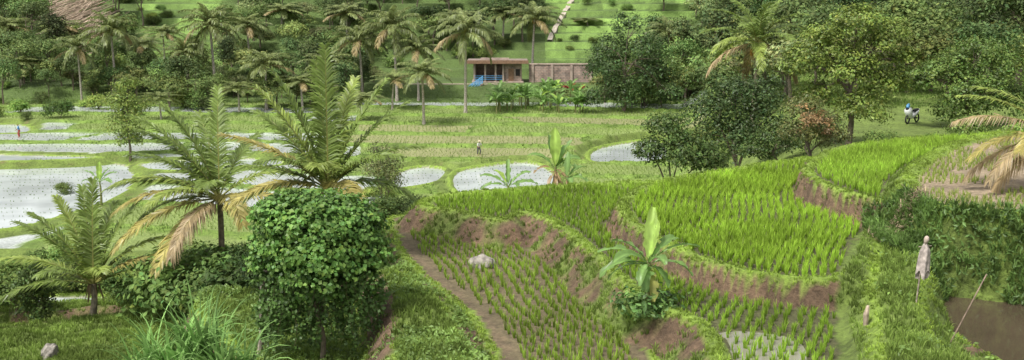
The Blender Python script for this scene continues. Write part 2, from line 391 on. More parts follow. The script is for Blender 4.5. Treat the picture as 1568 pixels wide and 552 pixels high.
# grass near
mb=MB()
N=68000
y=np.sqrt(R.uniform(23**2,62**2,N));x=R.uniform(-.5,.5,N)*y*1.02
ok=np.ones(N,bool);bund=np.zeros(N,bool);bank=np.zeros(N,bool);so=np.zeros(N)
for k,t in enumerate(TS):
    if t['z']<2: continue
    d=sdf(x,y,t['poly'])
    inside=d>t['bwid']*.9
    if t['kind'] in('rice','water','pond','stubble'): 
        ok=np.where(d>-t['bw'],True,ok);ok=np.where(inside,False,ok)
    else: ok=np.where(d>0,True,ok)
    bund=np.where(d>-t['bw'],(d>-.1)&(d<t['bwid']),bund)
    bk=(d>-t['bw']-.1)&(d<-.1);bank=np.where(d>-t['bw'],bk,bank);so=np.where(bk,t['soil'],so)
nb_=fbm(x/.9,y/.9,51)
bare=bank&(nb_<so)
ok&=~(bare&(R.random(N)<.80))
x=x[ok];y=y[ok];bund=bund[ok];bank=bank[ok]
p=np.c_[x,y,Hq(x,y)-.02]
c=np.where(bund[:,None],G(.29,.41,.06),G(.20,.29,.055))*(.45+1.0*fbm(x/1.5,y/1.5,91))[:,None]
hh=np.where(bund,.12,.2)*(.5+1.0*fbm(x/2,y/2,93))*(1+.5*((~bund)&(~bank)))
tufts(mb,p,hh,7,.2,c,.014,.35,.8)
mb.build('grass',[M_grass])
# --- leaves/trees ---
def unit(v): return v/np.maximum(np.linalg.norm(v,axis=-1,keepdims=True),1e-9)
def leaves(mb,c,n,L,W,col,m=0,fold=.0):
    N=len(c);n=unit(n);r=unit(R.normal(size=(N,3)));t=unit(np.cross(n,r));b=np.cross(n,t)
    L=np.broadcast_to(L,(N,))[:,None]*R.uniform(.7,1.25,(N,1));W=L*W
    V=np.stack([c-t*L*.5,c+b*W*.5-t*L*.08+n*L*fold,c+t*L*.5-n*L*.12,c-b*W*.5-t*L*.08+n*L*fold],1).reshape(-1,3)
    i=np.arange(N)*4
    mb.add(V,np.c_[i,i+1,i+2,i+3],np.repeat(np.broadcast_to(col,(N,3)),4,0),m)
def tube(mb,path,rad,col,sides=7,m=1):
    path=np.asarray(path,float);n=len(path);rad=np.broadcast_to(rad,(n,))
    T_=unit(np.gradient(path,axis=0));ref=np.array([.31,.95,.05]);A=unit(np.cross(T_,ref));B=np.cross(T_,A)
    th=np.linspace(0,2*np.pi,sides,endpoint=False)
    V=(path[:,None]+rad[:,None,None]*(np.cos(th)[None,:,None]*A[:,None]+np.sin(th)[None,:,None]*B[:,None])).reshape(-1,3)
    f=[]
    for i in range(n-1):
        for j in range(sides):
            f.append((i*sides+j,i*sides+(j+1)%sides,(i+1)*sides+(j+1)%sides,(i+1)*sides+j))
    mb.add(V,f,col,m)
    mb.add(V[-sides:],[list(range(sides))],col,m)
def crown(mb,lobes,nl,leaf,col,cv=.35,asp=.55,clump=.22,up=.4,percl=26,inner=.25,m=0):
    L=np.array([list(l[0])+list(l[1]) for l in lobes],float)
    area=(L[:,3]*L[:,4]+L[:,4]*L[:,5]+L[:,3]*L[:,5]);area/=area.sum()
    nc=max(4,nl//percl);k=R.choice(len(L),nc,p=area)
    d=unit(R.normal(size=(nc,3)));d[:,2]=np.where(d[:,2]<-.35,-d[:,2],d[:,2])
    rad=np.where(R.random(nc)<inner,R.uniform(.35,.8,nc),R.uniform(.82,1.12,nc))[:,None]
    cc=L[k,:3]+d*rad*L[k,3:];cb=R.uniform(1-cv,1+cv,nc)
    n=nc*percl;ki=np.repeat(np.arange(nc),percl)
    s=np.minimum(L[k,3],L[k,5])[ki][:,None]*clump
    off=R.normal(size=(n,3));c=cc[ki]+off*s*np.array([1,1,.65])
    nn=d[ki]*.8+unit(off)*.5+[0,0,up]+R.normal(size=(n,3))*.45
    hue=R.normal(0,.05,(n,1))
    C=np.asarray(col)*(cb[ki]*R.uniform(.75,1.25,n))[:,None];C=C*np.c_[1+hue*2,1+hue*0,1-hue]
    leaves(mb,c,nn,leaf,asp,C,m)
def limbs(mb,base_,top,lobes,r0,col,wob=.25):
    base_=np.array(base_,float);top=np.array(top,float)
    t=np.linspace(0,1,8)[:,None];path=base_+(top-base_)*t+np.c_[np.sin(t*5+base_[0])*wob*t,np.cos(t*4+1)*wob*t,t*0]
    tube(mb,path,np.linspace(r0,r0*.55,8)*(1+.35*np.exp(-t[:,0]*14)),col,8)
    for c,r in lobes:
        c=np.array(c,float);s=path[R.integers(4,8)];e_=c+R.normal(size=3)*.1
        tt=np.linspace(0,1,6)[:,None];pp=s+(e_-s)*tt+np.c_[0*tt,0*tt,.15*np.sin(tt*np.pi)*np.linalg.norm(e_-s)]
        tube(mb,pp,np.linspace(r0*.5,r0*.12,6),col,6)
        for q_ in range(3):
            e2=e_+unit(R.normal(size=3)+[0,0,.4])*np.array(r)*.8
            tube(mb,np.array([pp[3],(pp[3]+e2)/2+[0,0,.1],e2]),np.array([.25,.15,.05])*r0,col,5)
BK=G(.15,.12,.09)
def tree(name,x,y,lobes,trunkh,nl,leaf,col,r0=.15,z=None,**k):
    z=float(Hq(x,y)) if z is None else z
    mb=MB();limbs(mb,(0,0,-.3),(0,0,trunkh),lobes,r0,BK);crown(mb,lobes,nl,leaf,col,**k)
    return mb.build(name,[M_leaf,M_bark],loc=(x,y,z))
def lob(d,gx,gy,gz,*ls):
    o=[]
    for u,v,r,dy in ls:
        p=D(u,v,d+dy)-np.array([gx,gy,gz]);rr=r*d/F;o.append((p,(rr,rr,rr*.85)))
    return o
def ptree(name,u,d,ls,nl,leaf,col,trunkh,r0=.15,**k):
    x,y=D(u,200,d)[:2];z=float(Hq(x,y))
    return tree(name,x,y,lob(d,x,y,z,*ls),trunkh,nl,leaf,np.asarray(col),r0,**k)
ptree('slender_tree',197,122,[(195,132,18,0),(186,160,25,0),(207,168,25,.5),(190,195,27,-.5),(202,215,20,0)],6500,.27,G(.20,.27,.05),4,.16,clump=.28)
ptree('broadleaf_tree',955,158,[(965,40,24,0),(935,75,28,1),(985,85,34,0),(925,110,32,-1),(1005,120,34,1),(950,145,36,0),(912,155,20,-2),(1025,150,24,0)],8800,.42,G(.075,.13,.035),7,.3,clump=.24)
ptree('broadleaf_tree',1300,66,[(1312,42,38,0),(1262,72,38,.5),(1352,66,38,0),(1226,98,30,-.5),(1300,112,44,0),(1372,45,22,1),(1358,130,32,.5),(1250,150,30,0),(1320,172,40,-.5),(1385,90,20,0)],17000,.21,G(.19,.26,.045),4,.2,clump=.2)
ptree('broadleaf_tree',1475,76,[(1500,88,34,0),(1458,106,34,1),(1436,118,28,0),(1528,112,38,0),(1490,150,42,-1),(1462,176,32,0),(1540,160,40,1),(1395,118,18,0),(1412,128,22,0)],13500,.23,G(.13,.205,.04),3,.2,clump=.22)
ptree('broadleaf_tree',1130,72,[(1085,175,36,0),(1130,150,36,.5),(1165,185,40,0),(1120,210,42,-.5),(1175,140,30,1),(1150,230,36,0)],9500,.22,G(.065,.11,.03),2.5,.2,clump=.26)
ptree('leafy_shrub',1030,61,[(1020,205,32,0),(1000,235,26,0),(1045,240,36,-.5),(1080,250,30,0)],6500,.2,G(.085,.14,.03),1.5,.12,clump=.28)
ptree('leafy_shrub',1240,62,[(1232,170,26,0),(1262,195,28,0),(1222,205,26,-.5),(1275,215,26,0)],5000,.17,G(.15,.17,.05),1.5,.1,clump=.3)
mb=MB();x,y=D(1240,200,61)[:2];z=float(Hq(x,y));crown(mb,lob(61,x,y,z,(1238,178,22,-.6),(1252,198,24,-.8)),900,.15,G(.30,.19,.08));crown(mb,lob(61,x,y,z,(1250,210,16,-.8),),300,.12,G(.15,.16,.04));limbs(mb,(0,0,-.2),(0,0,1.2),lob(61,x,y,z,(1238,178,20,-.6)),.05,BK);mb.build('withered_shrub',[M_leaf,M_bark],loc=(x,y,z))
ptree('leafy_shrub',1190,66,[(1190,215,30,0),(1215,225,24,0),(1160,235,26,0)],3500,.17,G(.08,.13,.03),1,.1)
ptree('slender_tree',590,78,[(580,232,16,0),(595,250,20,0),(572,262,20,-.4),(600,275,20,0)],2600,.17,G(.15,.17,.06),2,.08,clump=.3)
ptree('leafy_tree',52,46,[(50,425,20,0),(40,450,24,0),(66,455,22,.2),(54,478,22,-.2)],3000,.16,G(.10,.16,.035),1.6,.07,clump=.3)
# vine covered tree
mb=MB();vx,vy=D(488,400,33.6)[:2];vz=float(Hq(vx,vy))
VL=lob(33.6,vx,vy,vz,(488,370,86,0),(446,348,60,-.1),(532,352,58,.1),(548,392,50,-.1),(434,395,52,0),(488,410,72,-.3),(562,432,30,0),(416,425,30,0),(500,440,50,.2))
for inner_,col_,n_ in ((.0,G(.14,.27,.05),20000),(.9,G(.06,.12,.025),3500)):  # second pass: darker inner leaves, crown's interior shade put into their colour
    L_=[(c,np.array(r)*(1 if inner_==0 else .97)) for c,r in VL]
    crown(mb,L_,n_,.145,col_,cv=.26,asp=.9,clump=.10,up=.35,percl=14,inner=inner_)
for i in range(95):
    a=R.uniform(0,2*np.pi);u_=488+R.uniform(-92,100);s=D(u_,R.uniform(415,465),33.6+R.uniform(-1,1))-[vx,vy,vz];ln=R.uniform(.4,1.7)
    t=np.linspace(0,1,6)[:,None];pth_=s+np.c_[.12*np.sin(t*4+a),.1*np.cos(t*3+a),-t*ln];tube(mb,pth_,.009,G(.1,.09,.04),4)
    k=int(ln*46);tt=R.random(k);c=s+np.c_[.12*np.sin(tt*4+a),.1*np.cos(tt*3+a),-tt*ln]+R.normal(size=(k,3))*.1
    leaves(mb,c,R.normal(size=(k,3))*.5+[0,-.6,.3],.13,.8,G(.10,.19,.04)*R.uniform(.6,1.3,(k,1)))
limbs(mb,(0,0,-.4),(0,0,2.4),VL,.10,G(.2,.16,.12))
b2=D(392,540,33.9)-[vx,vy,vz];b2[2]=float(Hq(b2[0]+vx,b2[1]+vy))-vz-.3;t2=D(408,415,33.8)-[vx,vy,vz]
t=np.linspace(0,1,7)[:,None];tube(mb,b2+(t2-b2)*t+np.c_[.08*np.sin(t*6),0*t,0*t],np.linspace(.1,.07,7),G(.30,.26,.21),8)
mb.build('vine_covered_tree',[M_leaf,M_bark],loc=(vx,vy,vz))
# --- palms ---
def frond(mb,b,az,el,L,droop,nl=40,ll=.75,col=G(.12,.17,.03),w=.03,hang=.45,rr=.03,rcol=None,two=True):
    n=16;t=np.linspace(0,1,n);e_=el-droop*t**1.35;ds=L/(n-1)
    hor=np.array([math.cos(az),math.sin(az),0]);S=np.array([-math.sin(az),math.cos(az),0])
    dirs=np.cos(e_)[:,None]*hor+np.sin(e_)[:,None]*np.array([0,0,1.])
    p=np.vstack([b,b+np.cumsum(dirs[:-1]*ds,0)])
    rc=G(.30,.30,.08) if rcol is None else rcol
    tube(mb,p[::3],np.linspace(rr,rr*.2,len(p[::3])),rc,4,0)
    ts=np.linspace(.14,1,nl);pt=np.stack([np.interp(ts,t,p[:,i]) for i in range(3)],1)
    Tn=unit(np.stack([np.interp(ts,t,dirs[:,i]) for i in range(3)],1));U=np.cross(Tn,S[None]);U=np.where(U[:,2:3]<0,-U,U)
    for s in (-1,1):
        fw=.45+.75*ts[:,None]
        jit=R.normal(size=(nl,3))*.09
        dd=unit(Tn*fw+s*S*.8+U*.28+jit-np.array([0,0,1.])*hang*.5)
        ln=(ll*np.sin(np.pi*(.14+.80*ts))**.55)[:,None]*R.uniform(.85,1.1,(nl,1))
        mid=pt+dd*ln*.5;tip=pt+dd*ln*.95-np.array([0,0,1.])*ln*hang*R.uniform(.4,.8,(nl,1))
        W=unit(np.cross(dd,U*.6+np.array([0,-.3,.3])+R.normal(size=(nl,3))*.3))*w;C=np.asarray(col)*R.uniform(.7,1.3,(nl,1))
        i=np.arange(nl)*5
        V=np.stack([pt-W*.6,pt+W*.6,mid+W,mid-W,tip],1).reshape(-1,3)
        mb.add(V,np.c_[i,i+1,i+2,i+3],np.repeat(C,5,0),0);k=mb.n-len(V)
        mb.f.append(np.c_[i+3,i+2,i+4]+k);mb.m.append(np.zeros(nl,int))
def palmproto(nf,L,col,dead,seed,h):
    mb=MB();lean=R.uniform(-.08,.08,2)*h
    t=np.linspace(0,1,10)[:,None];path=np.c_[lean[0]*t**1.6,lean[1]*t**1.6,-.4+t*(h+.4)]
    tube(mb,path,.19-.06*t[:,0]+.12*np.exp(-t[:,0]*18),G(.38,.34,.29),8)
    top=path[-1]
    for i in range(nf):
        f=i/nf;az=i*2.399+R.uniform(-.2,.2);el=1.35-1.75*f+R.uniform(-.1,.1)
        c=col*R.uniform(.8,1.2) if f<.75 or R.random()>dead else G(.38,.30,.14)
        frond(mb,top,az,el,L*R.uniform(.85,1.1)*(.75+.25*min(1,f*3)),R.uniform(1.0,1.7)*(1-.3*f),30,L*.23,c,.065,.7,.05)
    for i in range(9):
        a=R.uniform(0,6.28);c=top+np.array([.28*math.cos(a),.28*math.sin(a),-.25-R.uniform(0,.3)])
        tube(mb,np.array([c+[0,0,.13],c+[0,0,.05],c-[0,0,.06],c-[0,0,.13]]),np.array([.04,.12,.12,.04]),G(.40,.26,.06),6,0)
    return mb.mesh('coconut_palm',[M_palm,M_bark]),h
protos=[palmproto(25,4.7,G(.205,.25,.08),.5,i,h) for i,h in enumerate((9,11,13))]
for u,v,d,s in [(172,48,172,1.1),(325,38,172,1.2),(405,98,160,1.05),(365,135,156,.85),(553,60,172,1.1),(606,42,170,1.25),(648,112,146,1),(712,50,156,1.15),(640,75,170,1.05),(815,30,188,1.2),(552,150,150,.85),(245,150,150,.75),(462,125,160,.95),(1022,48,185,1.05),(120,75,168,.85),(700,30,200,1.2),(30,95,176,.95),(500,95,168,.95),(600,122,160,.85),(770,20,205,1.1),(430,15,210,1.1),(90,40,200,1.1),(250,50,196,.95),(900,30,215,.9),(215,70,180,.9),(285,80,170,.85),(10,40,195,1.1),(380,40,195,1.1),(530,20,205,1.1),(660,20,215,1.1)]:
    c=D(u,v,d);g=float(Hq(c[0],c[1]));hh=c[2]-g
    me,h0=min(protos,key=lambda q_:abs(q_[1]-hh/ s))
    inst('coconut_palm',me,(c[0],c[1],g),R.uniform(0,6.28),(s,s,hh/h0))
def nearpalm(name,u,v,d,fr,L,h_col,nl=70,w=.034,trunk_r=.14,nut=None):
    c=D(u,v,d);g=float(Hq(c[0],c[1]));mb=MB();hh=c[2]-g
    t=np.linspace(0,1,12)[:,None];tube(mb,np.c_[.25*np.sin(t*2)-.25*math.sin(2),.1*t,-.4+t*(hh+.4)],trunk_r*(1.15-.3*t[:,0]+.5*np.exp(-t[:,0]*9)),G(.2,.17,.12),9)
    top=np.array([0,0.1,hh])
    for a,e_,l_,dr,cl in fr:
        cc={'g':G(.18,.255,.05),'y':G(.40,.35,.10),'d':G(.42,.32,.17),'l':G(.28,.36,.07)}[cl]
        frond(mb,top,math.radians(a),math.radians(e_),l_*L,dr,nl,L*.20,cc,w,.4 if cl!='d' else .8,.045)
    for i in range(10):
        a=R.uniform(0,6.28);p0=top+np.array([0,0,-.1]);tube(mb,np.array([p0,p0+[.2*math.cos(a),.2*math.sin(a),.1],p0+[.38*math.cos(a),.38*math.sin(a),-.35-R.uniform(0,.4)]]),np.array([.05,.04,.015]),G(.25,.18,.10),5,0)
    if nut is not None:
        for i in range(22):
            a=R.uniform(0,6.28);cc=top+np.array([.45*math.cos(a),.45*math.sin(a),-.3-R.uniform(0,.9)]);tube(mb,np.array([cc+[0,0,.16],cc+[0,0,.07],cc-[0,0,.07],cc-[0,0,.16]]),np.array([.05,.15,.15,.05]),nut,6,0)
    mb.build(name,[M_palm,M_bark],loc=(c[0],c[1],g))
nearpalm('coconut_palm',502,290,42,[(95,87,1.15,.12,'g'),(115,82,1.05,.3,'g'),(20,68,1.0,.35,'g'),(60,74,.95,.35,'l'),(168,62,1.0,.35,'l'),(150,50,.95,.5,'g'),(183,42,.95,.6,'y'),(188,30,.85,.8,'g'),(5,42,.85,.8,'g'),(-30,45,.8,.9,'g'),(-90,55,.6,1.2,'l'),(-60,25,.6,1.0,'y'),(210,20,.8,1.0,'y'),(90,40,.8,.9,'g'),(-140,50,.7,1.1,'g'),(12,58,.95,.5,'g'),(172,72,1.05,.3,'g'),(178,15,.7,1.0,'g'),(0,20,.7,1.1,'g')],4.8,0)
nearpalm('coconut_palm',335,304,47,[(170,72,1.05,.6,'g'),(100,80,1.1,.5,'g'),(60,60,.8,.7,'g'),(185,48,.95,.9,'g'),(150,40,.9,.9,'g'),(200,20,1.0,1.1,'y'),(215,0,1.1,.9,'y'),(175,5,1.0,1.2,'l'),(-10,15,.8,1.0,'y'),(10,40,.75,1.0,'l'),(-60,20,.8,1.3,'y'),(-110,-5,.9,1.0,'d'),(-130,30,.8,1.2,'l'),(240,-15,1.0,.8,'y'),(-90,50,.6,1.3,'g'),(165,55,1.05,.8,'g'),(190,32,1.0,1.0,'l'),(120,66,1.0,.7,'g'),(178,60,1.15,.7,'g'),(182,25,1.1,.9,'g')],4.6,0)
nearpalm('coconut_palm',142,436,46,[(95,84,1.05,.25,'g'),(150,72,.98,.5,'l'),(175,55,1.0,.7,'g'),(185,35,1.05,.9,'l'),(200,15,.9,.9,'g'),(30,70,.95,.5,'g'),(10,50,.9,.8,'l'),(-10,28,.8,.9,'g'),(-60,50,.6,1.1,'l'),(-120,45,.7,1.1,'g'),(60,76,.85,.4,'g'),(178,64,.95,.6,'g'),(5,62,.9,.6,'g'),(165,20,.8,1,'g'),(120,80,1.0,.4,'g'),(0,38,.85,.8,'y')],4.3,0,60)
nearpalm('coconut_palm',1625,210,41,[(160,50,1.0,.9,'l'),(175,28,1.1,.9,'d'),(185,10,1.0,1.0,'y'),(200,0,1.0,1.1,'d'),(190,-20,.9,.8,'d'),(150,25,1.0,.9,'l'),(220,20,.9,1.1,'y'),(90,70,.9,.6,'g'),(20,40,.9,.8,'g'),(-40,35,.9,1.,'g'),(60,20,.9,1.,'g'),(-90,10,.9,1.2,'y'),(178,-5,1.05,.9,'d'),(170,40,1.1,.8,'l')],3.7,0,56,.024)
nearpalm('coconut_palm',1160,66,95,[(i*137.5,82-i*5.2,1.0,1.15,'g' if i<12 else ('l' if i<16 else 'd')) for i in range(20)],5.2,0,44,.07,.2,G(.5,.26,.04))
# --- banana ---
def bleaf(mb,b,az,el,L,W,droop,col,torn=.15):
    n=13;t=np.linspace(0,1,n);e_=el-droop*t**1.5
    hor=np.array([math.cos(az),math.sin(az),0]);S=np.array([-math.sin(az),math.cos(az),0])
    dirs=np.cos(e_)[:,None]*hor+np.sin(e_)[:,None]*np.array([0,0,1.])
    p=np.vstack([b,b+np.cumsum(dirs[:-1]*L/(n-1),0)])
    U=np.cross(dirs,S[None]);U=np.where(U[:,2:3]<0,-U,U)
    wd=W*.5*np.clip(np.sin(np.pi*np.clip((t-.14)/.88,0,1)),0,1)**.5+.015
    tw=R.uniform(-.3,.3)
    rows=[]
    for s in (-1,-.5,0,.5,1):
        j=R.uniform(1-torn*2,1,n) if abs(s)==1 else np.ones(n)
        rows.append(p+s*S*(wd*j)[:,None]+U*(abs(s)**1.0*wd*(.35+tw*s))[:,None]+(R.normal(size=(n,3))*.02*abs(s)))
    V=np.stack(rows,1).reshape(-1,3);f=[]
    for i in range(n-1):
        for j in range(4): 
            if torn>.1 and j in(0,3) and R.random()<torn: continue
            f.append((i*5+j,i*5+j+1,(i+1)*5+j+1,(i+1)*5+j))
    C=np.tile(col,(len(V),1))*R.uniform(.85,1.15,(len(V),1));C[2::5]=C[2::5]*1.5
    mb.add(V,f,C,0)
def banana(mb,o,h,leafs,L=1.9,W=.5):
    o=np.array(o,float);t=np.linspace(0,1,6)[:,None];tube(mb,o+np.c_[.05*np.sin(t*3),0*t,-.2+t*(h+.2)],.13-.07*t[:,0],G(.30,.30,.12),8,0)
    for a,e_,l_,dr,cl in leafs:
        c={'g':G(.18,.31,.08),'l':G(.34,.50,.09),'d':G(.32,.22,.11),'y':G(.38,.38,.10)}[cl]
        bleaf(mb,o+[0,0,h*.95],math.radians(a),math.radians(e_),L*l_,W*(1 if cl!='d' else .5),dr,c,.2 if cl!='l' else .02)
def banplace(name,u,v,d,h,leafs,L,W,g=None):
    c=D(u,v,d) if d else GP(u,v);g=float(Hq(c[0],c[1]));mb=MB();banana(mb,(0,0,0),h,leafs,L,W)
    mb.build(name,[M_ban],True,loc=(c[0],c[1],g))
def atg(u,y): 
    return (u-784)/F*y*1.02
banplace('banana_plant',990,520,32.2,1.6,[(70,74,1.0,.25,'l'),(50,76,.8,.3,'l'),(175,38,.95,1.3,'g'),(190,15,.95,1.4,'g'),(210,40,.8,1.5,'g'),(5,42,1.0,1.2,'g'),(-20,20,.85,1.5,'g'),(-70,45,.7,1.6,'g'),(-110,10,.7,1.6,'g'),(150,50,.8,1.2,'g'),(30,55,.8,1.2,'g'),(-100,-20,.6,1.2,'g'),(-50,-10,.6,1.2,'g'),(-80,-40,.7,.8,'y'),(170,0,.8,1.2,'g')],1.75,.36)
mb=MB();c=D(985,530,31.8);g=float(Hq(c[0],c[1]));crown(mb,[((0,0,.5),(.8,.7,.6)),((.7,.4,.4),(.6,.6,.5))],900,.2,G(.14,.26,.06),asp=.5,clump=.3);mb.build('leafy_shrub',[M_leaf],loc=(c[0],c[1],g))
banplace('banana_plant',850,292,60,2.6,[(95,86,1.15,.1,'l'),(110,72,1.0,.4,'g'),(30,66,.95,.6,'g'),(10,45,.8,1.2,'g'),(175,50,.9,1.2,'g'),(60,60,.8,.8,'l'),(200,20,.7,1.4,'d'),(-30,-20,.7,1.0,'d'),(-90,-30,.9,.8,'d'),(-120,-40,1.0,.6,'d'),(-60,-50,1.0,.5,'d'),(-100,-60,1.0,.4,'d'),(-20,30,.7,1.4,'g')],2.0,.55)
banplace('banana_plant',868,292,59,1.9,[(80,80,1.0,.3,'g'),(20,50,.9,1.1,'g'),(-10,20,.8,1.3,'g'),(-50,-40,.8,.6,'d'),(-80,20,.7,1.3,'g'),(160,40,.8,1.3,'d'),(-100,-50,1.2,.5,'d'),(-70,-60,1.1,.4,'d')],1.5,.5)
banplace('banana_plant',778,290,60,1.5,[(90,75,1.0,.4,'g'),(170,40,1.1,1.0,'g'),(185,20,1.0,1.2,'g'),(20,50,1.0,1.0,'g'),(0,25,1.1,1.0,'g'),(-60,30,.8,1.2,'g'),(130,50,1.0,1.,'l')],1.6,.38)
banplace('banana_plant',152,270,98,2.2,[(90,85,1.0,.1,'l'),(170,55,1.0,1.0,'g'),(10,50,1.0,1.0,'g'),(200,30,.9,1.3,'g'),(-30,30,.9,1.3,'g'),(60,60,.9,.8,'g'),(-90,30,.8,1.2,'g')],1.9,.5)
mb=MB()
for i in range(34):
    u_=R.uniform(752,892);d_=R.uniform(155,168);c=D(u_,200,d_);g=float(Hq(c[0],c[1]))
    banana(mb,(c[0],c[1],g),R.uniform(1.0,2.2),[(R.uniform(0,360),R.uniform(20,75),R.uniform(.8,1.1),R.uniform(.8,1.5),'g' if R.random()<.92 else 'l') for k in range(9)],2.2,.75)
mb.build('banana_grove',[M_ban],True)
# --- shrubs & undergrowth ---
def shrubproto(r,nl,leaf,col,name):
    mb=MB();lb=[((R.uniform(-.5,.5)*r,R.uniform(-.5,.5)*r,r*R.uniform(.4,.9)),(r*R.uniform(.4,.65),)*3) for i in range(5)]
    limbs(mb,(0,0,-.2),(0,0,r*.5),lb,.06,BK);crown(mb,lb,nl,leaf,col,clump=.3);return mb.mesh(name,[M_far,M_bark])
SH=[shrubproto(1.4,2600,.17,G(.10,.165,.035),'shrub'),shrubproto(1.2,2200,.2,G(.15,.23,.045),'shrub'),shrubproto(1.5,2600,.14,G(.07,.12,.03),'shrub')]
ug=empty('undergrowth')
for uc,w_,d0,d1,n,s0,s1 in [(300,110,50,62,22,.9,1.4),(60,60,58,70,8,.7,1.1),(560,55,54,66,14,.7,1.2),(400,60,41,46,10,.8,1.2),(335,50,44.5,46.5,9,1.5,1.9),(10,30,48,56,5,.9,1.2),(600,40,96,104,4,.6,1)]:
    for i in range(n):
        uu=uc+R.uniform(-w_,w_);y_=R.uniform(d0,d1);x_=atg(uu,y_)
        inst('bush',SH[R.integers(3) if uc!=335 else (2,0)[i%2]],(x_,y_,float(Hq(x_,y_))),R.uniform(0,6.28),R.uniform(s0,s1),ug)
for i in range(190):
    y_=R.uniform(150,244);x_=R.uniform(-.48,.2)*y_;b_=x_/y_
    if y_<168 and -.22<b_<.17: continue
    if y_<192 and -.13<b_<.085: continue
    inst('bush',SH[R.integers(3)],(x_,y_,float(Hq(x_,y_))-.2),R.uniform(0,6.28),R.uniform(.5,1.8) if not(.03<b_<.17) else R.uniform(.4,1.1),ug)
for u,d,s,k in [(630,52.5,.62,2),(100,104,.7,0),(585,84,1.5,1),(575,80,1.3,0),(890,61,1.0,2),(905,63,.9,0),(918,64,.7,1),(745,56,.5,1),(560,50,1.1,0),(600,56,.9,2),(1345,62,.8,0),(1420,66,.5,1),(1480,68,1.0,0),(1560,66,1.1,1),(1110,60,.6,0),(1050,57,.5,1),(950,57,.5,1),(1290,60,.6,2)]:
    x_=atg(u,d);inst('shrub',SH[k],(x_,d,float(Hq(x_,d))-.1),R.uniform(0,6.28),s)
# ferny bank above pond
mb=MB();t=TS[TI['L5']];N=60000;x=R.uniform(10,24,N);y=R.uniform(32,42,N);d=sdf(x,y,t['poly'])
rr_=(d<.1)&(d>-1.3)&(sdf(x,y,TS[TI['pond']]['poly'])<.3)&(sdf(x,y,TS[TI['L4']]['poly'])<0);x=x[rr_][:7000];y=y[rr_][:7000];N=len(x)
c=np.c_[x,y,Hq(x,y)+R.uniform(0,.25,N)];c[:,1]-=R.uniform(0,.3,N)
leaves(mb,c,R.normal(size=(N,3))*.5+[0,-.7,.5],.22,.4,G(.10,.18,.04)*(.3+1.4*fbm(c[:,0]*1.5,c[:,2]*1.5,95))[:,None])
tufts(mb,c[::3],.32,6,.2,G(.14,.24,.05),.018,.35,1.2)
mb.build('ferns',[M_leaf])
# weeds on mound, slopes and banks
mb=MB();N=36000
x=np.r_[R.uniform(-13,0,N//2),R.uniform(-12,22,N//2)];y=np.r_[R.uniform(28,42,N//2),R.uniform(26,50,N//2)]
ok=np.abs(x)<y*.48;bk=np.zeros(N,bool)
for t in TS:
    if t['z']<4: continue
    d=sdf(x,y,t['poly'])
    if t['kind'] in('rice','pond','stubble'): ok=np.where(d>-.1,False,ok)
    bk=np.where(d>-t['bw'],(d<0)&(fbm(x/.9,y/.9,51)<t['soil']),bk)
ok&=(fbm(x/1.3,y/1.3,77)>.45)&~(bk&(R.random(N)<.70))
x=x[ok];y=y[ok];N=len(x);c=np.c_[x,y,Hq(x,y)+R.uniform(.02,.28,N)]
leaves(mb,c,R.normal(size=(N,3))*.5+[0,-.3,.8],.14,.5,G(.16,.26,.05)*(.3+1.4*fbm(x*1.2,y*1.2,78))[:,None])
mb.build('weeds',[M_leaf])
# tall grass clump
mb=MB()
for u_,y_,s in [(200,29.5,.95),(235,30,1.1),(270,29.6,1.15),(305,30,1.15),(335,29.4,1.0),(365,30,.9),(250,28.8,1.0),(320,28.8,1.0),(285,30.5,1.2),(220,28.9,.95)]:
    x_=atg(u_,y_);g=float(Hq(x_,y_))
    n=40;az=R.uniform(0,6.28,n);L_=R.uniform(1.8,3.1,n)*s
    for a_,l_ in zip(az,L_):
        tt=np.linspace(0,1,9);e_=R.uniform(1.3,1.52)-R.uniform(1.0,2.6)*tt**2.2;hor=np.array([math.cos(a_),math.sin(a_),0])
        dd=np.cos(e_)[:,None]*hor+np.sin(e_)[:,None]*np.array([0,0,1.]);p=np.array([x_,y_,g])+R.normal(size=3)*[.18,.18,0]+np.vstack([[0,0,0],np.cumsum(dd[:-1]*l_/8,0)])
        S=np.array([-hor[1],hor[0],0])*.8+np.array([.3,0,.2]);w_=(.06*np.sin(np.pi*(.15+.83*tt)))[:,None]
        V=np.stack([p-S*w_,p+S*w_],1).reshape(-1,3);i=np.arange(8)*2
        mb.add(V,np.c_[i,i+1,i+3,i+2],G(.25,.44,.12)*R.uniform(.45,1.3))
mb.build('elephant_grass',[M_grass],True)
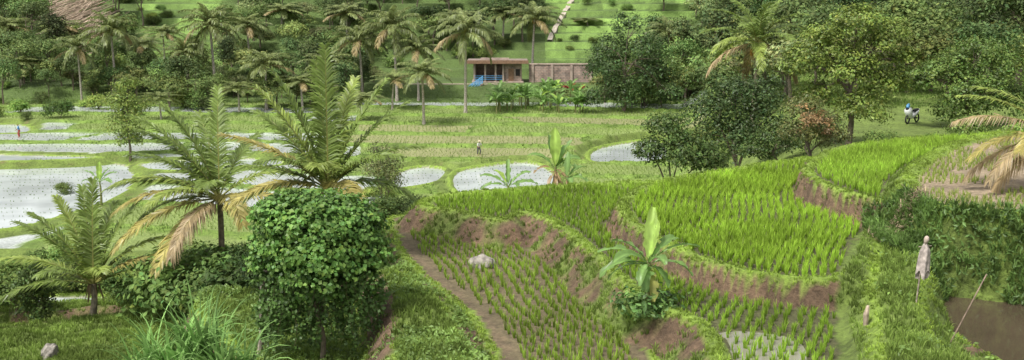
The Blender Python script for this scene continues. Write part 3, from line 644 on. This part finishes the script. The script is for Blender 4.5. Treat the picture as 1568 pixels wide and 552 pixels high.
# --- forest ---
def fproto(i,h,w,col,leaf=.5,nl=2000):
    mb=MB();k=R.integers(4,7);lb=[((R.uniform(-.5,.5)*w,R.uniform(-.5,.5)*w,h*R.uniform(.45,.85)),(w*R.uniform(.35,.55),w*R.uniform(.35,.55),h*R.uniform(.14,.24))) for j in range(k)]
    limbs(mb,(0,0,-.5),(0,0,h*.55),lb,.2,BK,.3);crown(mb,lb,nl,leaf,col,clump=.3);return mb.mesh('forest_tree',[M_far,M_bark])
FP=[fproto(0,9,5,G(.11,.17,.045)),fproto(1,11,5,G(.085,.14,.04)),fproto(2,8,6,G(.15,.215,.055)),fproto(3,7,5,G(.19,.245,.075)),fproto(4,12,4,G(.075,.12,.04)),fproto(5,6,5,G(.18,.22,.085),.4)]
fo=empty('distant_trees')
for yy in np.arange(180,300,6.5):
    for xx in np.arange(-.52*yy,.52*yy,5.5):
        x_=xx+R.uniform(-2.5,2.5);y_=yy+R.uniform(-3,3);b_=x_/y_
        if -.33<b_<-.265 and y_<236 and R.random()<.9: continue
        if .035<b_<.165 and 198<y_<262 and R.random()<.965: continue
        if -.12<b_<.085 and y_<197: continue
        if -.42<b_<-.36 and 198<y_<226: continue
        if y_<192 and R.random()<.35: continue
        if R.random()<.12: continue
        s=R.uniform(.55,1.0)
        inst('forest_tree',FP[R.integers(6)],(x_,y_,float(Hq(x_,y_))),R.uniform(0,6.28),(s,s,s*R.uniform(.8,1.1)),fo)
for yy in np.arange(92,180,6.5):
    for xx in np.arange(18,.53*yy,5.5):
        x_=xx+R.uniform(-2.5,2.5);y_=yy+R.uniform(-3,3);b_=x_/y_
        if x_<(10+(y_-55)*.19): continue
        s=R.uniform(.65,1.0)
        inst('forest_tree',FP[R.integers(6)],(x_,y_,float(Hq(x_,y_))),R.uniform(0,6.28),s,fo)
for i in range(95):
    y_=R.uniform(160,184);u_=R.choice([R.uniform(-10,590),R.uniform(-10,590),R.uniform(915,1060)]);x_=atg(u_,y_)
    if 20<u_<90 and y_<170: continue
    s=R.uniform(.35,.8);inst('forest_tree',FP[R.integers(6)],(x_,y_,float(Hq(x_,y_))),R.uniform(0,6.28),s,fo)
# --- boxes ---
def box(name,x0,x1,y0,y1,z0,z1,m,parent,bev=.02):
    b=MB();V=[(x,y,z) for z in(z0,z1) for y in(y0,y1) for x in(x0,x1)]
    b.add(V,[(0,1,3,2)[::-1],(4,5,7,6),(0,1,5,4),(2,3,7,6)[::-1],(0,2,6,4)[::-1],(1,3,7,5)],G(.3,.3,.3))
    o=b.build(name,[m],parent=parent)
    if bev:
        md=o.modifiers.new('b','BEVEL');md.width=bev;md.segments=2
    return o
def brickmat(name,c1,c2,cm,sc):
    m,nt=mat(name);l=nt.links
    ge=nd(nt,'ShaderNodeNewGeometry');se=nd(nt,'ShaderNodeSeparateXYZ');co=nd(nt,'ShaderNodeCombineXYZ');l.new(ge.outputs['Position'],se.inputs[0])
    ad=nd(nt,'ShaderNodeMath',operation='ADD');l.new(se.outputs['X'],ad.inputs[0]);l.new(se.outputs['Y'],ad.inputs[1])
    l.new(ad.outputs[0],co.inputs[0]);l.new(se.outputs['Z'],co.inputs[1])
    bt=nd(nt,'ShaderNodeTexBrick');bt.inputs['Scale'].default_value=sc;bt.inputs['Color1'].default_value=(*c1,1);bt.inputs['Color2'].default_value=(*c2,1);bt.inputs['Mortar'].default_value=(*cm,1);bt.inputs['Mortar Size'].default_value=.03
    l.new(co.outputs[0],bt.inputs['Vector'])
    nz=nd(nt,'ShaderNodeTexNoise');nz.inputs['Scale'].default_value=1.2;nz.inputs['Detail'].default_value=8;l.new(ge.outputs['Position'],nz.inputs['Vector'])
    mr=nd(nt,'ShaderNodeMapRange');mr.inputs[1].default_value=.3;mr.inputs[2].default_value=.7;mr.inputs[3].default_value=.5;mr.inputs[4].default_value=1.3;l.new(nz.outputs['Fac'],mr.inputs[0])
    hs=nd(nt,'ShaderNodeHueSaturation');l.new(bt.outputs['Color'],hs.inputs['Color']);l.new(mr.outputs[0],hs.inputs['Value'])
    pb=nd(nt,'ShaderNodeBsdfPrincipled');pb.inputs['Roughness'].default_value=.9;l.new(hs.outputs[0],pb.inputs['Base Color'])
    out=nd(nt,'ShaderNodeOutputMaterial');l.new(pb.outputs[0],out.inputs[0]);return m
M_b1=brickmat('stone_masonry',(.42,.29,.24),(.33,.25,.22),(.22,.19,.16),.9)
M_b2=brickmat('dark_masonry',(.24,.14,.10),(.18,.12,.09),(.13,.11,.09),1.0)
M_con=solid('weathered_concrete',(.38,.30,.25),.85,.3,1.5)
M_roof=solid('weathered_roof',(.24,.19,.16),.85,.35,1.5)
M_dark=solid('painted_opening_shade',(.025,.02,.02),.8,.2)  # near-black window panel on solid wall; the room's shade is painted
M_blue=solid('blue_painted_metal',(.10,.32,.58),.5,.15)
M_wood=solid('timber',(.22,.13,.08),.8,.3)
ho=empty('stone_house')
yb=181.0
box('wall_back',-6.3,1.6,yb+4,yb+4.3,4.2,7.6,M_b1,ho)
box('wall_right',-1.3,1.6,yb,yb+4,4.2,7.6,M_b1,ho)
box('wall_left',-6.3,-6.0,yb+1.5,yb+4,4.2,7.6,M_b1,ho)
box('floor',-6.6,1.9,yb-.5,yb+4.5,4.0,4.6,M_con,ho)
box('roof',-7.4,2.6,yb-1.1,yb+5.1,7.72,8.0,M_roof,ho,.05)
box('roof_edge',-7.5,2.7,yb-1.22,yb-1.11,7.55,8.12,M_wood,ho)
box('upper_parapet',-5.2,-.5,yb+1.0,yb+1.2,8.01,8.4,M_con,ho)
for i,xx in enumerate((-6.2,-4.4,-2.7,-1.45)): box('column_%d'%(i+1),xx-.15,xx+.15,yb-.34,yb-.04,4.6,7.71,M_con,ho)
box('door',-.6,.3,yb-.06,yb-.01,4.6,6.7,M_wood,ho)
box('window',.6,1.3,yb-.06,yb-.01,5.5,6.6,M_dark,ho)
for k in range(3): box('balcony_rail_%d'%(k+1),-6.2,-1.6,yb-.42,yb-.36,4.9+.3*k,4.97+.3*k,M_blue,ho,0)
st=empty('blue_staircase')
for i in range(14):
    xx=-8.6+i*.28;zz=2.1+i*.19
    box('step_%d'%(i+1),xx,xx+.27,yb-5.0,yb-3.9,zz-.18,zz,M_con,st,0)
for s in (yb-5.05,yb-3.9):
    b=MB()
    for k in range(4): tube(b,np.array([(-8.6,s,2.2+.3*k),(-4.7,s,4.85+.3*k)]),.05,G(.1,.3,.5),6,0)
    for i in range(8): tube(b,np.array([(-8.6+i*.557,s,2.0+i*.378),(-8.6+i*.557,s,3.15+i*.378)]),.04,G(.1,.3,.5),6,0)
    b.build('railing',[M_blue],parent=st)
bw_=empty('stone_wall')
box('wall',2.8,13.4,yb+.2,yb+.7,4.0,7.3,M_b1,bw_,.03);box('coping',2.72,13.5,yb+.1,yb+.8,7.303,7.5,M_con,bw_,.03)
for i in range(4): box('pilaster_%d'%(i+1),3.2+i*3.2,3.6+i*3.2,yb+.0,yb+.19,4.0,7.29,M_con,bw_,.02)
rw=empty('retaining_wall')
box('wall',-19,-2,yb-3.6,yb-3.1,.8,4.3,M_b2,rw,.03);box('coping',-19.1,-1.9,yb-3.7,yb-3.0,4.303,4.5,M_con,rw,.03)
mb=MB()
for u_ in (872,880,889,862):
    c=D(u_,135,172);g=float(Hq(c[0],c[1]));crown(mb,[((c[0],c[1],g+1.0),(.8,.8,.9))],160,.3,G(.14,.18,.05));crown(mb,[((c[0],c[1],g+1.6),(.7,.7,.7))],80,.28,G(.5,.05,.04))
mb.build('flowering_shrub',[M_leaf])
# hill path
mb=MB();n=24;t=np.linspace(0,1,n);y_=207+44*t;x_=(.034+.041*t)*y_;z_=np.maximum.accumulate(Hq(x_,y_))+.35
V=np.stack([np.c_[x_-.45,y_,z_],np.c_[x_+.45,y_,z_],np.c_[x_-.45,y_,z_-.8],np.c_[x_+.45,y_,z_-.8]],1).reshape(-1,3);f=[]
for i in range(n-1):
    f+= [(4*i,4*i+1,4*i+5,4*i+4),(4*i+2,4*i,4*i+4,4*i+6),(4*i+1,4*i+3,4*i+7,4*i+5)]
mb.add(V,f,G(.5,.45,.38));mb.build('path',[solid('path_concrete',(.42,.37,.30),.9,.35)])
# fallen bamboo on the hill
mb=MB()
for i in range(420):
    y_=R.uniform(195,226);x_=R.uniform(-.415,-.37)*y_+R.normal()*1.4;z_=float(Hq(x_,y_))+R.uniform(.2,2.2);a_=R.normal(.9,.5);L_=R.uniform(2,7)
    d_=np.array([math.cos(a_),math.sin(a_),.35])*L_/2;c=np.array([x_,y_,z_]);tube(mb,np.array([c-d_,c+d_]),.08,G(.45,.35,.26)*R.uniform(.6,1.3),4,0)
mb.build('fallen_bamboo',[M_straw])
# --- rocks ---
def rock(name,u,v,sx,sy,sz,seed):
    c0=GP(u,v);import bmesh
    bm=bmesh.new();bmesh.ops.create_icosphere(bm,subdivisions=4,radius=1)
    for vv in bm.verts:
        c=vv.co;n_=float(fbm(c.x*1.3+seed,c.y*1.3+c.z*1.1,seed,4));c*= .6+.8*n_;c.x*=sx;c.y*=sy;c.z*=sz
    me=bpy.data.meshes.new(name);bm.to_mesh(me);bm.free();me.materials.append(M_stone)
    inst(name,me,(c0[0],c0[1],c0[2]+sz*.3),seed)
rock('boulder',738,409,.50,.4,.32,3);rock('boulder',78,546,.40,.3,.34,8)
# --- scarecrow ---
x_,y_=P(1402,466,11.0);g=float(Hq(x_,y_));sc=empty('scarecrow',(x_,y_,g))
mb=MB();tube(mb,np.array([(0,0,-.2),(.06,0,.7),(.13,0,1.5),(.2,0,1.95)]),.022,G(.3,.25,.2),6,0);tube(mb,np.array([(-.02,0,1.66),(.36,.05,1.68)]),.015,G(.3,.25,.2),6,0);mb.build('pole',[M_bark],parent=sc)
mb=MB();n=20;rows=[]
for i in range(12):
    t=i/11;z_=1.76-t*.92;w_=.05+.08*min(1,t*4)+.03*t
    th=np.linspace(0,2*np.pi,n,endpoint=False);fo_=1+.3*np.sin(th*4+t*2)+.12*np.sin(th*7)
    rows.append(np.c_[.17+np.cos(th)*w_*fo_-.03*t,np.sin(th)*w_*.6*fo_,z_-(.14*np.sin(th*3)*t)])
V=np.vstack(rows);f=[(i*n+j,i*n+(j+1)%n,(i+1)*n+(j+1)%n,(i+1)*n+j) for i in range(11) for j in range(n)]
mb.add(V,f,G(.5,.45,.4));mb.build('draped_cloth',[solid('faded_cloth',(.42,.36,.33),.9,.5,7)],True,parent=sc)
mb=MB();tube(mb,np.array([(.16,0,1.74),(.17,-.01,1.8),(.19,-.01,1.88),(.2,0,1.95),(.2,0,1.98)]),np.array([.03,.06,.075,.06,.02]),G(.5,.45,.4),10,0);mb.build('head',[solid('sackcloth',(.38,.31,.26),.9,.3,6)],True,parent=sc)
p0=D(1455,498,31.5);g=float(Hq(p0[0],p0[1]));mb=MB();tube(mb,np.array([[p0[0],p0[1],g-.1],D(1511,420,31.6)]),.018,G(.3,.22,.17),6,0);mb.build('leaning_stick',[M_bark])
x_,y_=P(1326,490,10.9);g=float(Hq(x_,y_));mb=MB();tube(mb,np.array([(x_,y_,g-.2),(x_,y_,g+.3),(x_+.04,y_,g+.55)]),np.array([.06,.08,.04]),G(.38,.30,.23),7,0);mb.build('wooden_post',[M_bark])
# straw heap
mb=MB();c0=GP(1378,358);x_,y_=c0[:2]
for i in range(2000):
    c=np.array([x_,y_,0])+R.normal(size=3)*[.38,.35,0];c[2]=float(Hq(c[0],c[1]))+abs(R.normal())*.16;a_=R.uniform(0,6.28);L_=R.uniform(.15,.4)
    d_=np.array([math.cos(a_),math.sin(a_),R.normal()*.4])*L_/2;s_=np.array([-d_[1],d_[0],0])/L_*.03
    mb.add([c-d_-s_,c-d_+s_,c+d_+s_,c+d_-s_],[(0,1,2,3)],G(.34,.26,.17)*R.uniform(.4,1.25))
mb.build('straw_heap',[M_straw])
# --- people ---
def skinobj(name,verts,edges,rad,m,parent,root=0):
    me=bpy.data.meshes.new(name);me.from_pydata(verts,edges,[]);o=bpy.data.objects.new(name,me);scn.collection.objects.link(o);o.parent=parent
    o.modifiers.new('skin','SKIN')
    for i,r_ in enumerate(rad):
        sv=me.skin_vertices[0].data[i];sv.radius=(r_,r_) if np.isscalar(r_) else r_
    me.skin_vertices[0].data[root].use_root=True
    ms=o.modifiers.new('sub','SUBSURF');ms.levels=1;ms.render_levels=2
    me.materials.append(m)
    return o
M_skin=solid('skin',(.28,.15,.09),.6,.1)
M_hair=solid('hair',(.02,.015,.012),.7,.1)
def person(name,x_,y_,rz,shirt,trous,bend,hat):
    e_=empty(name,(x_,y_,float(Hq(x_,y_))));e_.rotation_euler=(0,0,rz)
    b=bend
    hip=(0,0,.9);ch=(0,-.28*b,1.28-.06*b);nk=(0,-.36*b,1.45-.1*b);hd=(0,-.42*b-.02,1.60-.13*b)
    skinobj('trousers',[hip,(-.10,0,.86),(-.13,-.04,.48),(-.14,.04,.10),(.10,0,.86),(.14,-.16,.50),(.15,-.04,.10)],[(0,1),(1,2),(2,3),(0,4),(4,5),(5,6)],[.13,.10,.075,.06,.10,.075,.06],solid(name+'_trousers',trous,.9),e_)
    sh=[(0,0,.92),(0,-.12*b,1.1),ch,nk,(-.18,ch[1]-.02,ch[2]+.12),(-.26,ch[1]-.02,ch[2]-.16),(.18,ch[1]-.02,ch[2]+.12),(.27,ch[1]-.1,ch[2]-.14)]
    skinobj('shirt',sh,[(0,1),(1,2),(2,3),(2,4),(4,5),(2,6),(6,7)],[(.16,.12),(.15,.11),(.18,.12),.07,.07,.055,.07,.055],solid(name+'_shirt',shirt,.85),e_)
    skinobj('head',[nk,(hd[0],hd[1],hd[2]-.04),hd,(hd[0],hd[1],hd[2]+.08)],[(0,1),(1,2),(2,3)],[.05,.07,(.078,.095),.06],M_skin,e_)
    for s in (-1,1):
        el_=(s*.265,ch[1]-.05,ch[2]-.15);wr=(s*.25,ch[1]-.28,ch[2]-.30)
        skinobj('forearm',[el_,wr,(s*.25,wr[1]-.07,wr[2]-.02)],[(0,1),(1,2)],[.042,.03,.035],M_skin,e_)
        for k in range(5):
            a_=(-.03+.015*k)
            mb=MB();tube(mb,np.array([(s*.25+a_,wr[1]-.08,wr[2]-.02),(s*.25+a_*1.3,wr[1]-.13,wr[2]-.04),(s*.25+a_*1.3,wr[1]-.15-.008*(2-abs(k-2)),wr[2]-.07)]),np.array([.009,.008,.006]),G(.3,.2,.1),5,0);mb.build('finger_%d'%(k+1),[M_skin],parent=e_)
        fx=-.14 if s<0 else .15;fy=.04 if s<0 else -.04
        skinobj('foot',[(fx,fy,.09),(fx,fy-.02,.04),(fx,fy-.17,.03)],[(0,1),(1,2)],[.045,.045,.03],M_skin,e_)
        mb=MB();tube(mb,np.array([(s*.03,hd[1]-.088,hd[2]+.01),(s*.03,hd[1]-.097,hd[2]+.01)]),.011,G(.02,.02,.02),6,0);mb.build('eye',[M_hair],parent=e_)
    mb=MB();tube(mb,np.array([(0,hd[1]-.085,hd[2]+.01),(0,hd[1]-.115,hd[2]-.03)]),np.array([.008,.015]),G(.3,.2,.1),5,0);mb.build('nose',[M_skin],parent=e_)
    if hat:
        mb=MB();tube(mb,np.array([(0,hd[1],hd[2]+.05),(0,hd[1],hd[2]+.07),(0,hd[1],hd[2]+.20)]),np.array([.24,.22,.03]),G(.4,.35,.2),16,0);mb.build('straw_hat',[solid('hat_straw',(.55,.48,.32),.9)],parent=e_)
    else:
        skinobj('hair',[(0,hd[1]+.02,hd[2]+.02),(0,hd[1]+.015,hd[2]+.1)],[(0,1)],[(.085,.095),.07],M_hair,e_)
g1=GP(733,238);person('farmer',g1[0],g1[1],.6,(.72,.72,.70),(.06,.06,.08),.35,True)
g1=GP(30,211);person('farmer',g1[0],g1[1],-1.2,(.08,.25,.5),(.35,.08,.06),.2,False)
# --- motorcycle ---
g1=D(1397,178,78);x_=g1[0];g=float(Hq(x_,78))
mc=empty('parked_motorcycle',(x_,78,g));mc.rotation_euler=(0,0,.75);mc.scale=(1.1,1.1,1.1)
M_wh=solid('white_paint',(.75,.76,.78),.35,.05);M_tyre=solid('tyre',(.02,.02,.02),.8,.1)
for nm,xx in (('wheel_front',-.62),('wheel_rear',.62)):
    bpy.ops.mesh.primitive_torus_add(major_radius=.25,minor_radius=.05,major_segments=32,minor_segments=10,location=(xx,0,.3),rotation=(math.pi/2,0,0));o=bpy.context.object;o.name=nm;o.parent=mc;o.data.materials.append(M_tyre)
mb=MB();tube(mb,np.array([(-.62,0,.3),(-.5,0,.7),(-.42,0,1.0)]),.035,G(.5,.5,.5),8,0);tube(mb,np.array([(-.42,-.32,1.02),(-.42,.32,1.02)]),.018,G(.1,.1,.1),6,0);tube(mb,np.array([(.62,0,.3),(.1,0,.35),(-.3,0,.45),(-.42,0,.9)]),.05,G(.1,.1,.1),8,0);mb.build('frame',[M_tyre],parent=mc)
mb=MB();tube(mb,np.array([(-.72,0,1.0),(-.62,0,.92),(-.45,0,.65),(-.2,0,.38)]),np.array([.12,.26,.24,.14]),G(.7,.7,.7),10,0);tube(mb,np.array([(-.2,0,.4),(.1,0,.5),(.3,0,.62),(.6,0,.72),(.85,0,.85)]),np.array([.12,.15,.17,.14,.04]),G(.7,.7,.7),10,0);mb.build('fairing',[M_wh],True,parent=mc)
mb=MB();tube(mb,np.array([(.05,0,.78),(.35,0,.82),(.7,0,.86)]),np.array([.10,.12,.08]),G(.1,.1,.1),8,0);mb.build('seat',[M_tyre],True,parent=mc)
mb=MB();tube(mb,np.array([(-.70,0,1.05),(-.62,0,1.2),(-.55,0,1.3)]),np.array([.10,.12,.05]),G(.1,.2,.5),10,0);mb.build('windshield',[M_blue],True,parent=mc)
# --- light ---
w=bpy.data.worlds.new('World');scn.world=w;w.use_nodes=True;nt=w.node_tree;nt.nodes.clear();l=nt.links
sky=nd(nt,'ShaderNodeTexSky');sky.sky_type='NISHITA';sky.sun_disc=False
EL,AZ=math.radians(58),math.radians(225)
sky.sun_elevation=EL;sky.sun_rotation=AZ;sky.dust_density=4;sky.air_density=1;sky.ozone_density=1
hs=nd(nt,'ShaderNodeHueSaturation');hs.inputs['Saturation'].default_value=.15;hs.inputs['Value'].default_value=1.25
bg=nd(nt,'ShaderNodeBackground');bg.inputs[1].default_value=.15;out=nd(nt,'ShaderNodeOutputWorld')
l.new(sky.outputs[0],hs.inputs['Color']);l.new(hs.outputs[0],bg.inputs[0]);l.new(bg.outputs[0],out.inputs[0])
sd=bpy.data.lights.new('sun','SUN');sd.energy=3.6;sd.angle=math.radians(10);sd.color=(1,.96,.88);so_=bpy.data.objects.new('sun',sd);scn.collection.objects.link(so_)
dv=Vector((math.sin(AZ)*math.cos(EL),math.cos(AZ)*math.cos(EL),math.sin(EL)))
so_.rotation_euler=dv.to_track_quat('Z','Y').to_euler();so_.location=(0,0,80)
cam=bpy.data.cameras.new('camera');co=bpy.data.objects.new('camera',cam);scn.collection.objects.link(co)
co.location=(0,0,CZ);co.rotation_euler=(math.radians(80),0,0);cam.sensor_width=36;cam.lens=18/math.tan(math.radians(25));cam.clip_end=3000;cam.clip_start=.5
scn.camera=co
scn.view_settings.view_transform='Standard';scn.view_settings.look='None';scn.view_settings.exposure=0
